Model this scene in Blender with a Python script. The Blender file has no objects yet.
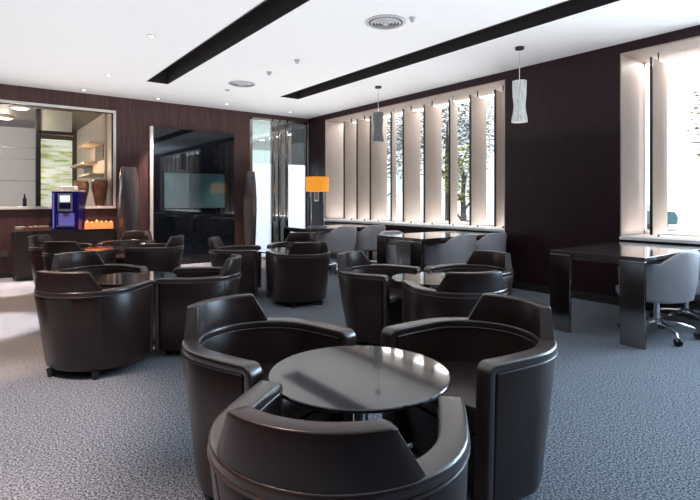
import bpy, bmesh, math, random
from mathutils import Vector, Matrix
random.seed(7)
R = math.radians
PI = math.pi
scene = bpy.context.scene
C = scene.collection

# ------------------------------------------------------------------ camera, world, lights, exposure
cam_data = bpy.data.cameras.new('camera')
cam = bpy.data.objects.new('camera', cam_data)
C.objects.link(cam)
cam.location = (0, 0, 1.23)
cam.rotation_euler = (R(90), 0, R(-37.05))
cam_data.sensor_width = 36
cam_data.lens = 498 / 700 * 36
cam_data.shift_y = -51 / 700
cam_data.clip_start = 0.05
cam_data.clip_end = 300
scene.camera = cam

world = bpy.data.worlds.new('world')
scene.world = world
world.use_nodes = True
bg = world.node_tree.nodes['Background']
bg.inputs[0].default_value = (0.84, 0.92, 1.0, 1)
bg.inputs[1].default_value = 2.0

vs = scene.view_settings
vs.view_transform = 'Standard'
vs.look = 'None'
vs.gamma = 1
vs.exposure = 0.0
vs.use_curve_mapping = False
scene.cycles.max_bounces = 8
scene.cycles.diffuse_bounces = 5
scene.cycles.sample_clamp_indirect = 6


def light(name, kind, loc, energy, color=(1, 1, 1), rot=(0, 0, 0), size=None, size_y=None, spot=None, blend=0.6, portal=False):
    d = bpy.data.lights.new(name, kind)
    d.energy = energy
    d.color = color
    if kind == 'AREA':
        d.shape = 'RECTANGLE'
        d.size = size
        d.size_y = size_y
        d.cycles.is_portal = portal
    if kind == 'SPOT':
        d.spot_size = spot
        d.spot_blend = blend
        d.shadow_soft_size = size or 0.03
    if kind == 'SUN':
        d.angle = R(1)
    o = bpy.data.objects.new(name, d)
    o.location = loc
    o.rotation_euler = rot
    C.objects.link(o)
    return o


# sun stands behind the building's left side: it lights the street, never the room
light('sun', 'SUN', (0, 0, 20), 3.0, (1, 0.96, 0.9), (0, R(-38), 0))
# added floating area sheet, no fixture: washes the ceiling, which lights the lounge
light('ceiling_fill', 'AREA', (2.15, 4.0, 2.0), 195, (0.98, 0.98, 1), (R(180), 0, 0), 7.0, 10.4)
# area lights added on the sills, shining up between the window screens
light('sill_uplight', 'AREA', (6.28, 6.5, 0.812), 30, (0.97, 0.98, 1), (R(180), 0, 0), 0.45, 4.4)
light('sill_uplight', 'AREA', (6.28, 0.45, 0.812), 30, (0.97, 0.98, 1), (R(180), 0, 0), 0.45, 4.4)

light('soffit_strip', 'AREA', (6.48, 6.5, 2.884), 40, (1, 1, 1), (0, 0, 0), 0.1, 4.4)
light('soffit_strip', 'AREA', (6.48, 0.45, 2.884), 40, (1, 1, 1), (0, 0, 0), 0.1, 4.4)
# added fill sheet behind the screens, out of view, stands in for daylight
light('window_fill', 'AREA', (6.52, -0.1, 1.85), 460, (0.52, 0.76, 1), (0, R(90), 0), 2.0, 3.2)
light('lobby_fill', 'AREA', (6.6, 11.5, 2.2), 60, (0.95, 0.98, 1), (0, R(75), 0), 2.0, 3.0)  # added area light that brightens the lobby

# portals at the windows
light('window_portal', 'AREA', (6.62, 6.5, 1.85), 1, (1, 1, 1), (0, R(90), 0), 2.1, 4.5, portal=True)
light('window_portal', 'AREA', (6.62, 0.5, 1.85), 1, (1, 1, 1), (0, R(90), 0), 2.1, 4.5, portal=True)

# ------------------------------------------------------------------ materials
def new_mat(name):
    m = bpy.data.materials.new(name)
    m.use_nodes = True
    nt = m.node_tree
    return m, nt, nt.nodes['Principled BSDF']


def mat(name, color, rough=0.5, metal=0.0, coat=0.0, var=0.0, scale=8.0, bump=0.0, bump_scale=200.0, spec=0.5, stretch=(1, 1, 1), emit=None, estr=0.0, trans=0.0, coat_rough=0.12):
    m, nt, b = new_mat(name)
    b.inputs['Roughness'].default_value = rough
    b.inputs['Metallic'].default_value = metal
    b.inputs['Coat Weight'].default_value = coat
    b.inputs['Coat Roughness'].default_value = coat_rough
    b.inputs['Specular IOR Level'].default_value = spec
    b.inputs['Transmission Weight'].default_value = trans
    b.inputs['Base Color'].default_value = (*color, 1)
    if emit:
        b.inputs['Emission Color'].default_value = (*emit, 1)
        b.inputs['Emission Strength'].default_value = estr
    tc = nt.nodes.new('ShaderNodeTexCoord')
    mp = nt.nodes.new('ShaderNodeMapping')
    mp.inputs['Scale'].default_value = stretch
    nt.links.new(tc.outputs['Object'], mp.inputs['Vector'])
    n = nt.nodes.new('ShaderNodeTexNoise')
    n.inputs['Scale'].default_value = scale
    n.inputs['Detail'].default_value = 4
    nt.links.new(mp.outputs[0], n.inputs['Vector'])
    r = nt.nodes.new('ShaderNodeValToRGB')
    r.color_ramp.elements[0].position = 0.3
    r.color_ramp.elements[1].position = 0.7
    v = var if var else 0.03
    r.color_ramp.elements[0].color = (*[max(0, c * (1 - v)) for c in color], 1)
    r.color_ramp.elements[1].color = (*[min(1, c * (1 + v)) for c in color], 1)
    nt.links.new(n.outputs['Fac'], r.inputs['Fac'])
    nt.links.new(r.outputs['Color'], b.inputs['Base Color'])
    if bump:
        n2 = nt.nodes.new('ShaderNodeTexNoise')
        n2.inputs['Scale'].default_value = bump_scale
        n2.inputs['Detail'].default_value = 3
        nt.links.new(mp.outputs[0], n2.inputs['Vector'])
        bp = nt.nodes.new('ShaderNodeBump')
        bp.inputs['Strength'].default_value = bump
        bp.inputs['Distance'].default_value = 0.002
        nt.links.new(n2.outputs['Fac'], bp.inputs['Height'])
        nt.links.new(bp.outputs[0], b.inputs['Normal'])
    return m


M = {}
M['leather'] = mat('brown_leather', (0.024, 0.0115, 0.0100), 0.36, var=0.12, scale=5, bump=0.2, bump_scale=320, spec=0.25, coat=0.6, coat_rough=0.30)
M['leather_rim'] = mat('brown_leather_rim', (0.034, 0.021, 0.019), 0.30, var=0.1, scale=5, bump=0.2, bump_scale=320, spec=0.5, coat=0.8, coat_rough=0.22)
M['piping'] = mat('piping_leather', (0.05, 0.037, 0.034), 0.35)
M['foot'] = mat('black_plastic', (0.012, 0.011, 0.011), 0.4)
M['grey_leather'] = mat('pale_grey_leather', (0.44, 0.44, 0.47), 0.42, var=0.05, bump=0.15, bump_scale=300)
M['chrome'] = mat('chrome', (0.75, 0.75, 0.77), 0.12, metal=1)
M['steel'] = mat('brushed_steel', (0.36, 0.33, 0.31), 0.14, metal=1, var=0.08, scale=30, stretch=(1, 1, 0.05))
M['bronze'] = mat('bronze_metal', (0.20, 0.17, 0.15), 0.28, metal=0.9, var=0.1, scale=20, stretch=(1, 1, 0.1))
M['vase_metal'] = mat('grey_lacquer', (0.13, 0.11, 0.11), 0.27, metal=0.5, var=0.06)
M['black_glass'] = mat('black_glass', (0.006, 0.008, 0.012), 0.03, spec=0.5)
M['table_glass'] = mat('smoked_table_glass', (0.012, 0.016, 0.020), 0.05, spec=0.7, coat=0.5)
M['screen'] = mat('teal_screen_glass', (0.030, 0.075, 0.085), 0.04, spec=0.9)
M['desk_top'] = mat('desk_lacquer', (0.045, 0.035, 0.035), 0.10, var=0.2, scale=6, stretch=(1, 6, 1), spec=0.8, coat=0.6)
M['white'] = mat('white_paint', (0.86, 0.86, 0.86), 0.7, var=0.01)
M['reveal'] = mat('reveal_lining', (0.42, 0.33, 0.29), 0.5, var=0.04)
M['offwhite'] = mat('offwhite_metal', (0.72, 0.68, 0.64), 0.4)
M['slot'] = mat('slot_black', (0.022, 0.018, 0.020), 0.6)
M['dark_metal'] = mat('dark_metal', (0.05, 0.045, 0.045), 0.35, metal=0.6)
M['red'] = mat('red_plastic', (0.6, 0.04, 0.02), 0.4)
M['plate'] = mat('grey_plate', (0.12, 0.11, 0.11), 0.4, metal=0.4)
M['blue'] = mat('blue_plastic', (0.016, 0.012, 0.20), 0.3, spec=0.25)
M['darkblue'] = mat('navy_plastic', (0.01, 0.01, 0.05), 0.3)
M['silver'] = mat('silver_plastic', (0.5, 0.5, 0.52), 0.3, metal=0.5)
M['lcd'] = mat('lit_display', (0.7, 0.75, 0.8), 0.3, emit=(0.85, 0.92, 1), estr=1.0)
M['lilac_lit'] = mat('lit_lilac_bay', (0.15, 0.12, 0.4), 0.3, emit=(0.35, 0.3, 1.0), estr=0.3)
M['cream'] = mat('cream_ceramic', (0.75, 0.7, 0.62), 0.3)
M['wooden'] = mat('brown_wood', (0.20, 0.09, 0.05), 0.4, var=0.3, scale=20, stretch=(1, 1, 0.2))
M['counter_wood'] = mat('dark_counter_wood', (0.035, 0.022, 0.018), 0.4, var=0.2, scale=10, stretch=(0.2, 1, 1))
M['vase_wood'] = mat('carved_brown_ceramic', (0.22, 0.11, 0.06), 0.35, var=0.5, scale=9)
M['light_wood'] = mat('pale_wood', (0.62, 0.50, 0.38), 0.5, var=0.08, scale=6, stretch=(1, 1, 8))
M['grey_ceiling'] = mat('grey_ceiling', (0.20, 0.18, 0.20), 0.5)
M['bronze_ceiling'] = mat('bronze_ceiling', (0.10, 0.08, 0.06), 0.35)
M['beige_panel'] = mat('beige_panel', (0.62, 0.60, 0.50), 0.5)
M['shade'] = mat('amber_shade', (0.7, 0.30, 0.04), 0.7, emit=(1.0, 0.36, 0.02), estr=0.62)
M['bulb_lit'] = mat('lit_lens', (1, 1, 1), 0.3, emit=(1.0, 0.93, 0.8), estr=6)
M['jar_glow'] = mat('jar_glow', (0.7, 0.2, 0.08), 0.3, emit=(1.0, 0.24, 0.06), estr=1.3)  # warm lighting on the jars painted in as emission
M['jar_core_glow'] = mat('jar_core_glow', (1, 0.8, 0.5), 0.3, emit=(1.0, 0.60, 0.22), estr=2.2)
M['concrete'] = mat('pale_paving', (0.62, 0.62, 0.62), 0.8, var=0.05, scale=2)
M['facade'] = mat('pale_facade', (0.80, 0.80, 0.80), 0.8, var=0.02, scale=1)
M['facade_window'] = mat('facade_glass', (0.48, 0.53, 0.56), 0.2)
M['leaf'] = mat('leaf_green', (0.055, 0.075, 0.035), 0.5, var=0.4, scale=3)
M['leaf_purple'] = mat('leaf_purple', (0.09, 0.05, 0.06), 0.5, var=0.4, scale=3)
M['leaf_lime'] = mat('leaf_lime', (0.30, 0.34, 0.06), 0.5, var=0.3, scale=3)
M['bark'] = mat('bark', (0.09, 0.07, 0.06), 0.8, var=0.3, scale=12)
M['car'] = mat('teal_car_paint', (0.05, 0.13, 0.16), 0.2, coat=0.6)
M['tyre'] = mat('tyre', (0.02, 0.02, 0.02), 0.8)
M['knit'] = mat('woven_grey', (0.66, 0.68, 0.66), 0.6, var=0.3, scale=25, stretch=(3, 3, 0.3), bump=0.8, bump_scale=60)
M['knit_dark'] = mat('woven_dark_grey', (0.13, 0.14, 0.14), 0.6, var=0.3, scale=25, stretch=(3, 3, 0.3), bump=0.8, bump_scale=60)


def wood_panel_mat(name, c0, c1):
    m, nt, b = new_mat(name)
    tc = nt.nodes.new('ShaderNodeTexCoord')
    mp = nt.nodes.new('ShaderNodeMapping')
    mp.inputs['Scale'].default_value = (14, 14, 0.8)
    nt.links.new(tc.outputs['Object'], mp.inputs['Vector'])
    n = nt.nodes.new('ShaderNodeTexNoise')
    n.inputs['Scale'].default_value = 3
    n.inputs['Detail'].default_value = 6
    nt.links.new(mp.outputs[0], n.inputs['Vector'])
    r = nt.nodes.new('ShaderNodeValToRGB')
    r.color_ramp.elements[0].position = 0.3
    r.color_ramp.elements[1].position = 0.7
    r.color_ramp.elements[0].color = (*c0, 1)
    r.color_ramp.elements[1].color = (*c1, 1)
    nt.links.new(n.outputs['Fac'], r.inputs['Fac'])
    # vertical panel joints every 0.95 m
    sx = nt.nodes.new('ShaderNodeSeparateXYZ')
    nt.links.new(tc.outputs['Object'], sx.inputs[0])
    add = nt.nodes.new('ShaderNodeMath'); add.operation = 'ADD'
    nt.links.new(sx.outputs[0], add.inputs[0]); nt.links.new(sx.outputs[1], add.inputs[1])
    mod = nt.nodes.new('ShaderNodeMath'); mod.operation = 'PINGPONG'
    mod.inputs[1].default_value = 0.475
    nt.links.new(add.outputs[0], mod.inputs[0])
    lt = nt.nodes.new('ShaderNodeMath'); lt.operation = 'LESS_THAN'
    lt.inputs[1].default_value = 0.004
    nt.links.new(mod.outputs[0], lt.inputs[0])
    mx = nt.nodes.new('ShaderNodeMix'); mx.data_type = 'RGBA'
    nt.links.new(lt.outputs[0], mx.inputs[0])
    nt.links.new(r.outputs['Color'], mx.inputs[6])
    mx.inputs[7].default_value = (0.006, 0.003, 0.003, 1)
    nt.links.new(mx.outputs[2], b.inputs['Base Color'])
    b.inputs['Roughness'].default_value = 0.42
    b.inputs['Specular IOR Level'].default_value = 0.25
    return m


def carpet_mat():
    m, nt, b = new_mat('flecked_carpet')
    tc = nt.nodes.new('ShaderNodeTexCoord')
    n = nt.nodes.new('ShaderNodeTexNoise')
    n.inputs['Scale'].default_value = 100
    n.inputs['Detail'].default_value = 6
    n.inputs['Roughness'].default_value = 0.8
    nt.links.new(tc.outputs['Object'], n.inputs['Vector'])
    r = nt.nodes.new('ShaderNodeValToRGB')
    e = r.color_ramp.elements
    e[0].position = 0.44; e[0].color = (0.020, 0.022, 0.026, 1)
    e[1].position = 0.58; e[1].color = (0.33, 0.365, 0.42, 1)
    nt.links.new(n.outputs['Fac'], r.inputs['Fac'])
    nt.links.new(r.outputs['Color'], b.inputs['Base Color'])
    b.inputs['Roughness'].default_value = 0.95
    b.inputs['Specular IOR Level'].default_value = 0.1
    bp = nt.nodes.new('ShaderNodeBump')
    bp.inputs['Strength'].default_value = 0.2
    bp.inputs['Distance'].default_value = 0.004
    nt.links.new(n.outputs['Fac'], bp.inputs['Height'])
    nt.links.new(bp.outputs[0], b.inputs['Normal'])
    return m


def glass_mat(name, tint=(1, 1, 1), refl=0.08, rough=0.0, frost=0.0):
    m, nt, b = new_mat(name)
    out = nt.nodes['Material Output']
    tr = nt.nodes.new('ShaderNodeBsdfTransparent'); tr.inputs[0].default_value = (*tint, 1)
    gl = nt.nodes.new('ShaderNodeBsdfGlossy'); gl.inputs['Roughness'].default_value = rough
    mx = nt.nodes.new('ShaderNodeMixShader'); mx.inputs[0].default_value = refl
    nt.links.new(tr.outputs[0], mx.inputs[1]); nt.links.new(gl.outputs[0], mx.inputs[2])
    last = mx
    if frost:
        tl = nt.nodes.new('ShaderNodeBsdfTranslucent'); tl.inputs[0].default_value = (0.85, 0.9, 0.95, 1)
        m2 = nt.nodes.new('ShaderNodeMixShader'); m2.inputs[0].default_value = frost
        nt.links.new(last.outputs[0], m2.inputs[1]); nt.links.new(tl.outputs[0], m2.inputs[2])
        last = m2
    nt.links.new(last.outputs[0], out.inputs['Surface'])
    nt.nodes.remove(b)
    return m


def fin_mat():
    m, nt, b = new_mat('sheer_screen_fabric')
    out = nt.nodes['Material Output']
    tc = nt.nodes.new('ShaderNodeTexCoord')
    n = nt.nodes.new('ShaderNodeTexNoise'); n.inputs['Scale'].default_value = 1.2
    nt.links.new(tc.outputs['Object'], n.inputs['Vector'])
    r = nt.nodes.new('ShaderNodeValToRGB')
    r.color_ramp.elements[0].color = (0.48, 0.39, 0.33, 1)
    r.color_ramp.elements[1].color = (0.64, 0.57, 0.52, 1)
    nt.links.new(n.outputs['Fac'], r.inputs['Fac'])
    di = nt.nodes.new('ShaderNodeBsdfDiffuse')
    tl = nt.nodes.new('ShaderNodeBsdfTranslucent')
    nt.links.new(r.outputs['Color'], di.inputs[0]); nt.links.new(r.outputs['Color'], tl.inputs[0])
    mx = nt.nodes.new('ShaderNodeMixShader'); mx.inputs[0].default_value = 0.45
    nt.links.new(di.outputs[0], mx.inputs[1]); nt.links.new(tl.outputs[0], mx.inputs[2])
    tr = nt.nodes.new('ShaderNodeBsdfTransparent')
    m2 = nt.nodes.new('ShaderNodeMixShader'); m2.inputs[0].default_value = 0.12
    nt.links.new(mx.outputs[0], m2.inputs[1]); nt.links.new(tr.outputs[0], m2.inputs[2])
    nt.links.new(m2.outputs[0], out.inputs['Surface'])
    nt.nodes.remove(b)
    return m


def art_mat():
    m, nt, b = new_mat('layered_art_glass')
    tc = nt.nodes.new('ShaderNodeTexCoord')
    mp = nt.nodes.new('ShaderNodeMapping'); mp.inputs['Scale'].default_value = (1.6, 1.6, 9)
    nt.links.new(tc.outputs['Object'], mp.inputs['Vector'])
    n = nt.nodes.new('ShaderNodeTexNoise'); n.inputs['Scale'].default_value = 1.6; n.inputs['Detail'].default_value = 5
    nt.links.new(mp.outputs[0], n.inputs['Vector'])
    r = nt.nodes.new('ShaderNodeValToRGB')
    e = r.color_ramp.elements
    e[0].position = 0.3; e[0].color = (0.22, 0.28, 0.12, 1)
    e[1].position = 0.7; e[1].color = (0.9, 0.95, 0.92, 1)
    k = e.new(0.45); k.color = (0.50, 0.56, 0.28, 1)
    k = e.new(0.55); k.color = (0.70, 0.78, 0.66, 1)
    nt.links.new(n.outputs['Fac'], r.inputs['Fac'])
    nt.links.new(r.outputs['Color'], b.inputs['Base Color'])
    nt.links.new(r.outputs['Color'], b.inputs['Emission Color'])
    b.inputs['Emission Strength'].default_value = 0.55
    b.inputs['Roughness'].default_value = 0.2
    return m


M['wood'] = wood_panel_mat('wenge_panelling', (0.010, 0.003, 0.0045), (0.026, 0.008, 0.012))
M['wood_lit'] = wood_panel_mat('wenge_panelling_lit', (0.060, 0.030, 0.029), (0.100, 0.054, 0.052))  # same wenge panelling, with the warm wall lighting mixed into its colour
M['carpet'] = carpet_mat()
M['glass'] = glass_mat('window_glass', (0.96, 0.98, 0.98), 0.07)
M['glass_door'] = glass_mat('partition_glass', (0.75, 0.82, 0.80), 0.16)
M['glass_dark'] = glass_mat('dark_partition_glass', (0.32, 0.34, 0.34), 0.30)
M['frost'] = glass_mat('frosted_glass', (0.9, 0.95, 1), 0.05, 0.2, 0.75)
M['fin'] = fin_mat()
M['art'] = art_mat()

# ------------------------------------------------------------------ helpers
def box(bm, x0, x1, y0, y1, z0, z1):
    vs_ = [bm.verts.new((x, y, z)) for x in (x0, x1) for y in (y0, y1) for z in (z0, z1)]
    for f in ((0, 1, 3, 2), (4, 6, 7, 5), (0, 4, 5, 1), (2, 3, 7, 6), (0, 2, 6, 4), (1, 5, 7, 3)):
        bm.faces.new([vs_[i] for i in f])


def lathe(bm, prof, n=32, cx=0, cy=0, cap=True):
    rings = []
    for r, z in prof:
        rings.append([bm.verts.new((cx + r * math.cos(2 * PI * i / n), cy + r * math.sin(2 * PI * i / n), z)) for i in range(n)])
    for a, b in zip(rings, rings[1:]):
        for i in range(n):
            bm.faces.new((a[i], a[(i + 1) % n], b[(i + 1) % n], b[i]))
    if cap:
        bm.faces.new(rings[0][::-1])
        bm.faces.new(rings[-1])


def tube(bm, pts, r, n=8, closed=False):
    pts = [Vector(p) for p in pts]
    rings = []
    N = len(pts)
    for i, p in enumerate(pts):
        if closed:
            d = pts[(i + 1) % N] - pts[i - 1]
        else:
            d = pts[min(i + 1, N - 1)] - pts[max(i - 1, 0)]
        d.normalize()
        up = Vector((0, 0, 1)) if abs(d.z) < 0.9 else Vector((1, 0, 0))
        a = d.cross(up).normalized()
        b = d.cross(a)
        rr = r[i] if isinstance(r, (list, tuple)) else r
        rings.append([bm.verts.new(p + rr * (math.cos(2 * PI * k / n) * a + math.sin(2 * PI * k / n) * b)) for k in range(n)])
    pairs = list(zip(rings, rings[1:])) + ([(rings[-1], rings[0])] if closed else [])
    for a, b in pairs:
        for k in range(n):
            bm.faces.new((a[k], a[(k + 1) % n], b[(k + 1) % n], b[k]))
    if not closed:
        bm.faces.new(rings[0][::-1]); bm.faces.new(rings[-1])


def loft(bm, rings, cap=True):
    vr = [[bm.verts.new(p) for p in r] for r in rings]
    n = len(vr[0])
    for a, b in zip(vr, vr[1:]):
        for k in range(n):
            bm.faces.new((a[k], a[(k + 1) % n], b[(k + 1) % n], b[k]))
    if cap:
        bm.faces.new(vr[0][::-1]); bm.faces.new(vr[-1])


def build(name, bm, material, parent=None, smooth=False, bevel=0.0, segs=2, loc=None, angle=35, subsurf=0):
    bmesh.ops.recalc_face_normals(bm, faces=bm.faces)
    me = bpy.data.meshes.new(name)
    bm.to_mesh(me)
    bm.free()
    me.materials.append(material)
    if smooth:
        me.shade_smooth()
        me.set_sharp_from_angle(angle=R(angle))
    o = bpy.data.objects.new(name, me)
    C.objects.link(o)
    if parent:
        o.parent = parent
    if loc:
        o.location = loc
    if bevel:
        b = o.modifiers.new('bevel', 'BEVEL')
        b.width = bevel
        b.segments = segs
        b.limit_method = 'ANGLE'
        b.angle_limit = R(40)
    if subsurf:
        s = o.modifiers.new('sub', 'SUBSURF')
        s.levels = s.render_levels = subsurf
    return o


def boxes(name, bl, material, parent=None, bevel=0.0, loc=None):
    bm = bmesh.new()
    for b in bl:
        box(bm, *b)
    return build(name, bm, material, parent, bevel=bevel, loc=loc)


def tag(o, label, cat, group=None):
    o['label'] = label
    o['category'] = cat
    if group:
        o['group'] = group
    return o


def empty(name, loc, rz=0.0):
    o = bpy.data.objects.new(name, None)
    o.empty_display_size = 0.1
    o.location = loc
    o.rotation_euler = (0, 0, rz)
    C.objects.link(o)
    return o


def struct(o):
    o['kind'] = 'structure'
    return o


def dup(root, loc, rz=0.0):
    r = root.copy()
    C.objects.link(r)
    r.location = loc
    r.rotation_euler = (0, 0, rz)
    for ch in list(root.children):
        c = ch.copy()
        C.objects.link(c)
        c.parent = r
        for g in list(ch.children):
            d = g.copy()
            C.objects.link(d)
            d.parent = c
    return r


# ------------------------------------------------------------------ room shell
CH = 3.02          # ceiling height
XR = 5.95          # window wall
YB = 9.44          # back wall
XL, YN = -3.6, -4.0
struct(boxes('floor', [(XL, 6.6, YN, YB + 0.12, -0.1, 0)], M['carpet']))
# ceiling with two open slots
S1 = (2.09, 2.41, -2.6, 7.9)
S2 = (4.27, 4.64, -2.6, 7.68)
struct(boxes('ceiling', [
    (XL, S1[0], YN, YB, CH, CH + 0.06),
    (S1[0], S1[1], YN, S1[2], CH, CH + 0.06), (S1[0], S1[1], S1[3], YB, CH, CH + 0.06),
    (S1[1], S2[0], YN, YB, CH, CH + 0.06),
    (S2[0], S2[1], YN, S2[2], CH, CH + 0.06), (S2[0], S2[1], S2[3], YB, CH, CH + 0.06),
    (S2[1], XR, YN, YB, CH, CH + 0.06)], M['white']))
for i, s in enumerate((S1, S2)):
    t = 0.012
    struct(boxes('trim_%d' % (i + 1), [
        (s[0], s[0] + t, s[2], s[3], CH - 0.004, CH + 0.28), (s[1] - t, s[1], s[2], s[3], CH - 0.004, CH + 0.28),
        (s[0], s[1], s[2], s[2] + t, CH - 0.004, CH + 0.28), (s[0], s[1], s[3] - t, s[3], CH - 0.004, CH + 0.28),
        (s[0], s[1], s[2], s[3], CH + 0.28, CH + 0.30)], M['slot']))
struct(boxes('roof', [(XL - 0.2, 6.7, YN - 0.2, YB + 4.2, CH + 0.34, CH + 0.5)], M['slot']))

# window wall (right)
W1 = (4.27, 8.76)
W2 = (-1.8, 2.71)
WZ = (0.80, 2.89)
struct(boxes('wall_right', [
    (XR, 6.6, YN, YB, 0, WZ[0] - 0.02),
    (XR, 6.6, YN, YB, WZ[1] + 0.02, CH + 0.34),
    (XR, 6.6, W1[1], YB, WZ[0] - 0.02, WZ[1] + 0.02), (XR, 6.6, W2[1], W1[0], WZ[0] - 0.02, WZ[1] + 0.02), (XR, 6.6, YN, W2[0], WZ[0] - 0.02, WZ[1] + 0.02)], M['wood']))
for i, w in enumerate((W1, W2)):
    wn = struct(boxes('window_%d' % (i + 1), [
        (XR + 0.004, 6.6, w[0], w[1], WZ[1], WZ[1] + 0.02),
        (XR + 0.004, 6.6, w[0], w[0] + 0.015, WZ[0], WZ[1]), (XR + 0.004, 6.6, w[1] - 0.015, w[1], WZ[0], WZ[1])], M['reveal']))
    sill = boxes('window_sill', [(XR - 0.02, 6.62, w[0], w[1], WZ[0] - 0.035, WZ[0])], M['white'], wn, bevel=0.004)
    n = 3
    fr = [(6.54, 6.60, w[0], w[1], WZ[0], WZ[0] + 0.05), (6.54, 6.60, w[0], w[1], WZ[1] - 0.05, WZ[1])]
    for k in range(n + 1):
        yy = w[0] + (w[1] - w[0]) * k / n
        fr.append((6.54, 6.60, yy - 0.025, yy + 0.025, WZ[0], WZ[1]))
    boxes('window_frame', fr, M['offwhite'], wn)
    boxes('window_pane', [(6.565, 6.572, w[0], w[1], WZ[0] + 0.05, WZ[1] - 0.05)], M['glass'], wn)

# back wall
PX = (4.54, 5.95)      # glazed entrance partition
OX = (-1.8, 1.94)      # opening to the bar room
OZ = (1.11, 2.73)
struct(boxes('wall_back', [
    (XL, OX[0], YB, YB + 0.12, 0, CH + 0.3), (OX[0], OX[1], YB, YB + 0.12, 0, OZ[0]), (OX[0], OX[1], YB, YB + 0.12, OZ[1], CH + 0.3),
    (OX[1], PX[0], YB, YB + 0.12, 0, CH + 0.3), (PX[0], PX[1], YB, YB + 0.12, 2.93, CH + 0.3)], M['wood_lit']))
struct(boxes('wall_left', [(XL - 0.1, XL, YN, YB, 0, CH + 0.3)], M['wood']))
struct(boxes('wall_rear', [(XL, 6.6, YN - 0.1, YN, 0, CH + 0.3)], M['wood']))
# frame of the bar opening
t = 0.045
struct(boxes('trim_3', [
    (OX[0] - t, OX[1] + t, YB - 0.02, YB + 0.13, OZ[1], OZ[1] + t), (OX[0] - t, OX[1] + t, YB - 0.02, YB + 0.13, OZ[0] - t, OZ[0]),
    (OX[1], OX[1] + t, YB - 0.02, YB + 0.13, OZ[0], OZ[1]), (OX[0] - t, OX[0], YB - 0.02, YB + 0.13, OZ[0], OZ[1])], M['offwhite'], bevel=0.004))
struct(boxes('baseboard_back', [(XL, PX[0], YB - 0.018, YB, 0, 0.09)], M['dark_metal']))
struct(boxes('baseboard_right', [(XR - 0.018, XR, YN, YB, 0, 0.09)], M['dark_metal']))

# glazed partition
dr = struct(boxes('door_1', [
    (4.54, 4.60, YB, YB + 0.06, 0, 2.93), (5.04, 5.085, YB, YB + 0.06, 0, 2.93), (5.22, 5.26, YB, YB + 0.06, 0, 2.93),
    (5.40, 5.45, YB, YB + 0.06, 0, 2.93), (5.89, 5.95, YB, YB + 0.06, 0, 2.93), (4.54, 5.95, YB, YB + 0.06, 2.88, 2.93)], M['steel'], bevel=0.004))
boxes('glass_pane', [(4.60, 5.04, YB + 0.025, YB + 0.035, 1.98, 2.88)], M['glass_door'], dr)
boxes('glass_pane', [(5.45, 5.89, YB + 0.025, YB + 0.035, 1.98, 2.88)], M['glass_dark'], dr)
boxes('glass_pane', [(5.085, 5.22, YB + 0.025, YB + 0.035, 0.02, 2.88), (5.26, 5.40, YB + 0.025, YB + 0.035, 0.02, 2.88)], M['glass_dark'], dr)
boxes('frosted_panel', [(4.60, 5.04, YB + 0.02, YB + 0.03, 0.02, 1.98)], M['frost'], dr)
boxes('frosted_panel', [(5.45, 5.89, YB + 0.02, YB + 0.03, 0.02, 1.98)], M['frost'], dr)
for x in (5.09, 5.37):
    bm = bmesh.new()
    tube(bm, [(x, YB - 0.045, 0.75), (x, YB - 0.045, 2.2)], 0.014, 10)
    for z in (0.85, 2.1):
        tube(bm, [(x, YB - 0.045, z), (x, YB + 0.03, z)], 0.009, 8)
    build('door_handle', bm, M['chrome'], dr, smooth=True)

# entrance lobby behind the partition
struct(boxes('wall_lobby', [(4.44, 4.54, YB + 0.12, 13.6, 0, CH), (4.54, 7.5, 13.5, 13.6, 0, 0.4), (4.54, 7.5, 13.5, 13.6, 2.7, CH),
                            (5.2, 5.4, 13.5, 13.6, 0, CH), (6.3, 6.5, 13.5, 13.6, 0, CH)], M['white']))
struct(boxes('floor_lobby', [(4.44, 8.0, YB + 0.12, 13.6, -0.1, 0)], M['concrete']))
struct(boxes('ceiling_lobby', [(4.44, 8.0, YB + 0.12, 13.6, 2.95, 3.0)], M['white']))

# bar room behind the opening
BY = 13.1
struct(boxes('floor_bar', [(-3.0, 2.0, YB + 0.12, BY, -0.1, 0)], M['wooden']))
struct(boxes('ceiling_bar', [(-3.0, 1.05, YB + 0.12, BY, 2.80, 2.86)], M['grey_ceiling']))
struct(boxes('trim_4', [(1.05, 2.0, YB + 0.12, BY, 2.80, 2.86)], M['bronze_ceiling']))
struct(boxes('trim_5', [(0.93, 1.41, 10.2, 10.3, 2.43, 2.80)], M['beige_panel']))
struct(boxes('trim_10', [(0.90, 1.44, 10.18, 10.32, 2.37, 2.43), (0.86, 0.93, 10.18, 10.32, 0, 2.80)], M['slot']))
struct(boxes('wall_bar_side', [(1.94, 2.04, YB + 0.12, 9.95, 0, 2.8), (1.9, 2.04, 9.95, BY, 0, 2.8)], M['light_wood']))
wl = [(-3.0, 1.12, BY, BY + 0.1, 0, 2.8)]
struct(boxes('wall_bar_back', wl, M['facade']))
struct(boxes('wall_bar_left', [(-3.1, -3.0, YB + 0.12, BY, 0, 2.8)], M['facade']))
struct(boxes('trim_6', [(-3.0, 1.1, BY - 0.02, BY, z, z + 0.018) for z in (2.35, 2.1, 1.62)], M['silver']))
struct(boxes('trim_7', [(1.10, 1.18, BY - 0.08, BY + 0.1, 0, 2.8), (1.81, 1.9, BY - 0.08, BY + 0.1, 0, 2.8), (1.18, 1.81, BY - 0.08, BY + 0.1, 2.58, 2.8)], M['bronze_ceiling']))
art = boxes('art_glass_panel', [(1.18, 1.81, BY - 0.03, BY + 0.0, 0.02, 2.575)], M['art'])
tag(art, 'tall backlit green and white layered glass panel in the bar room', 'glass panel')
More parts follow.
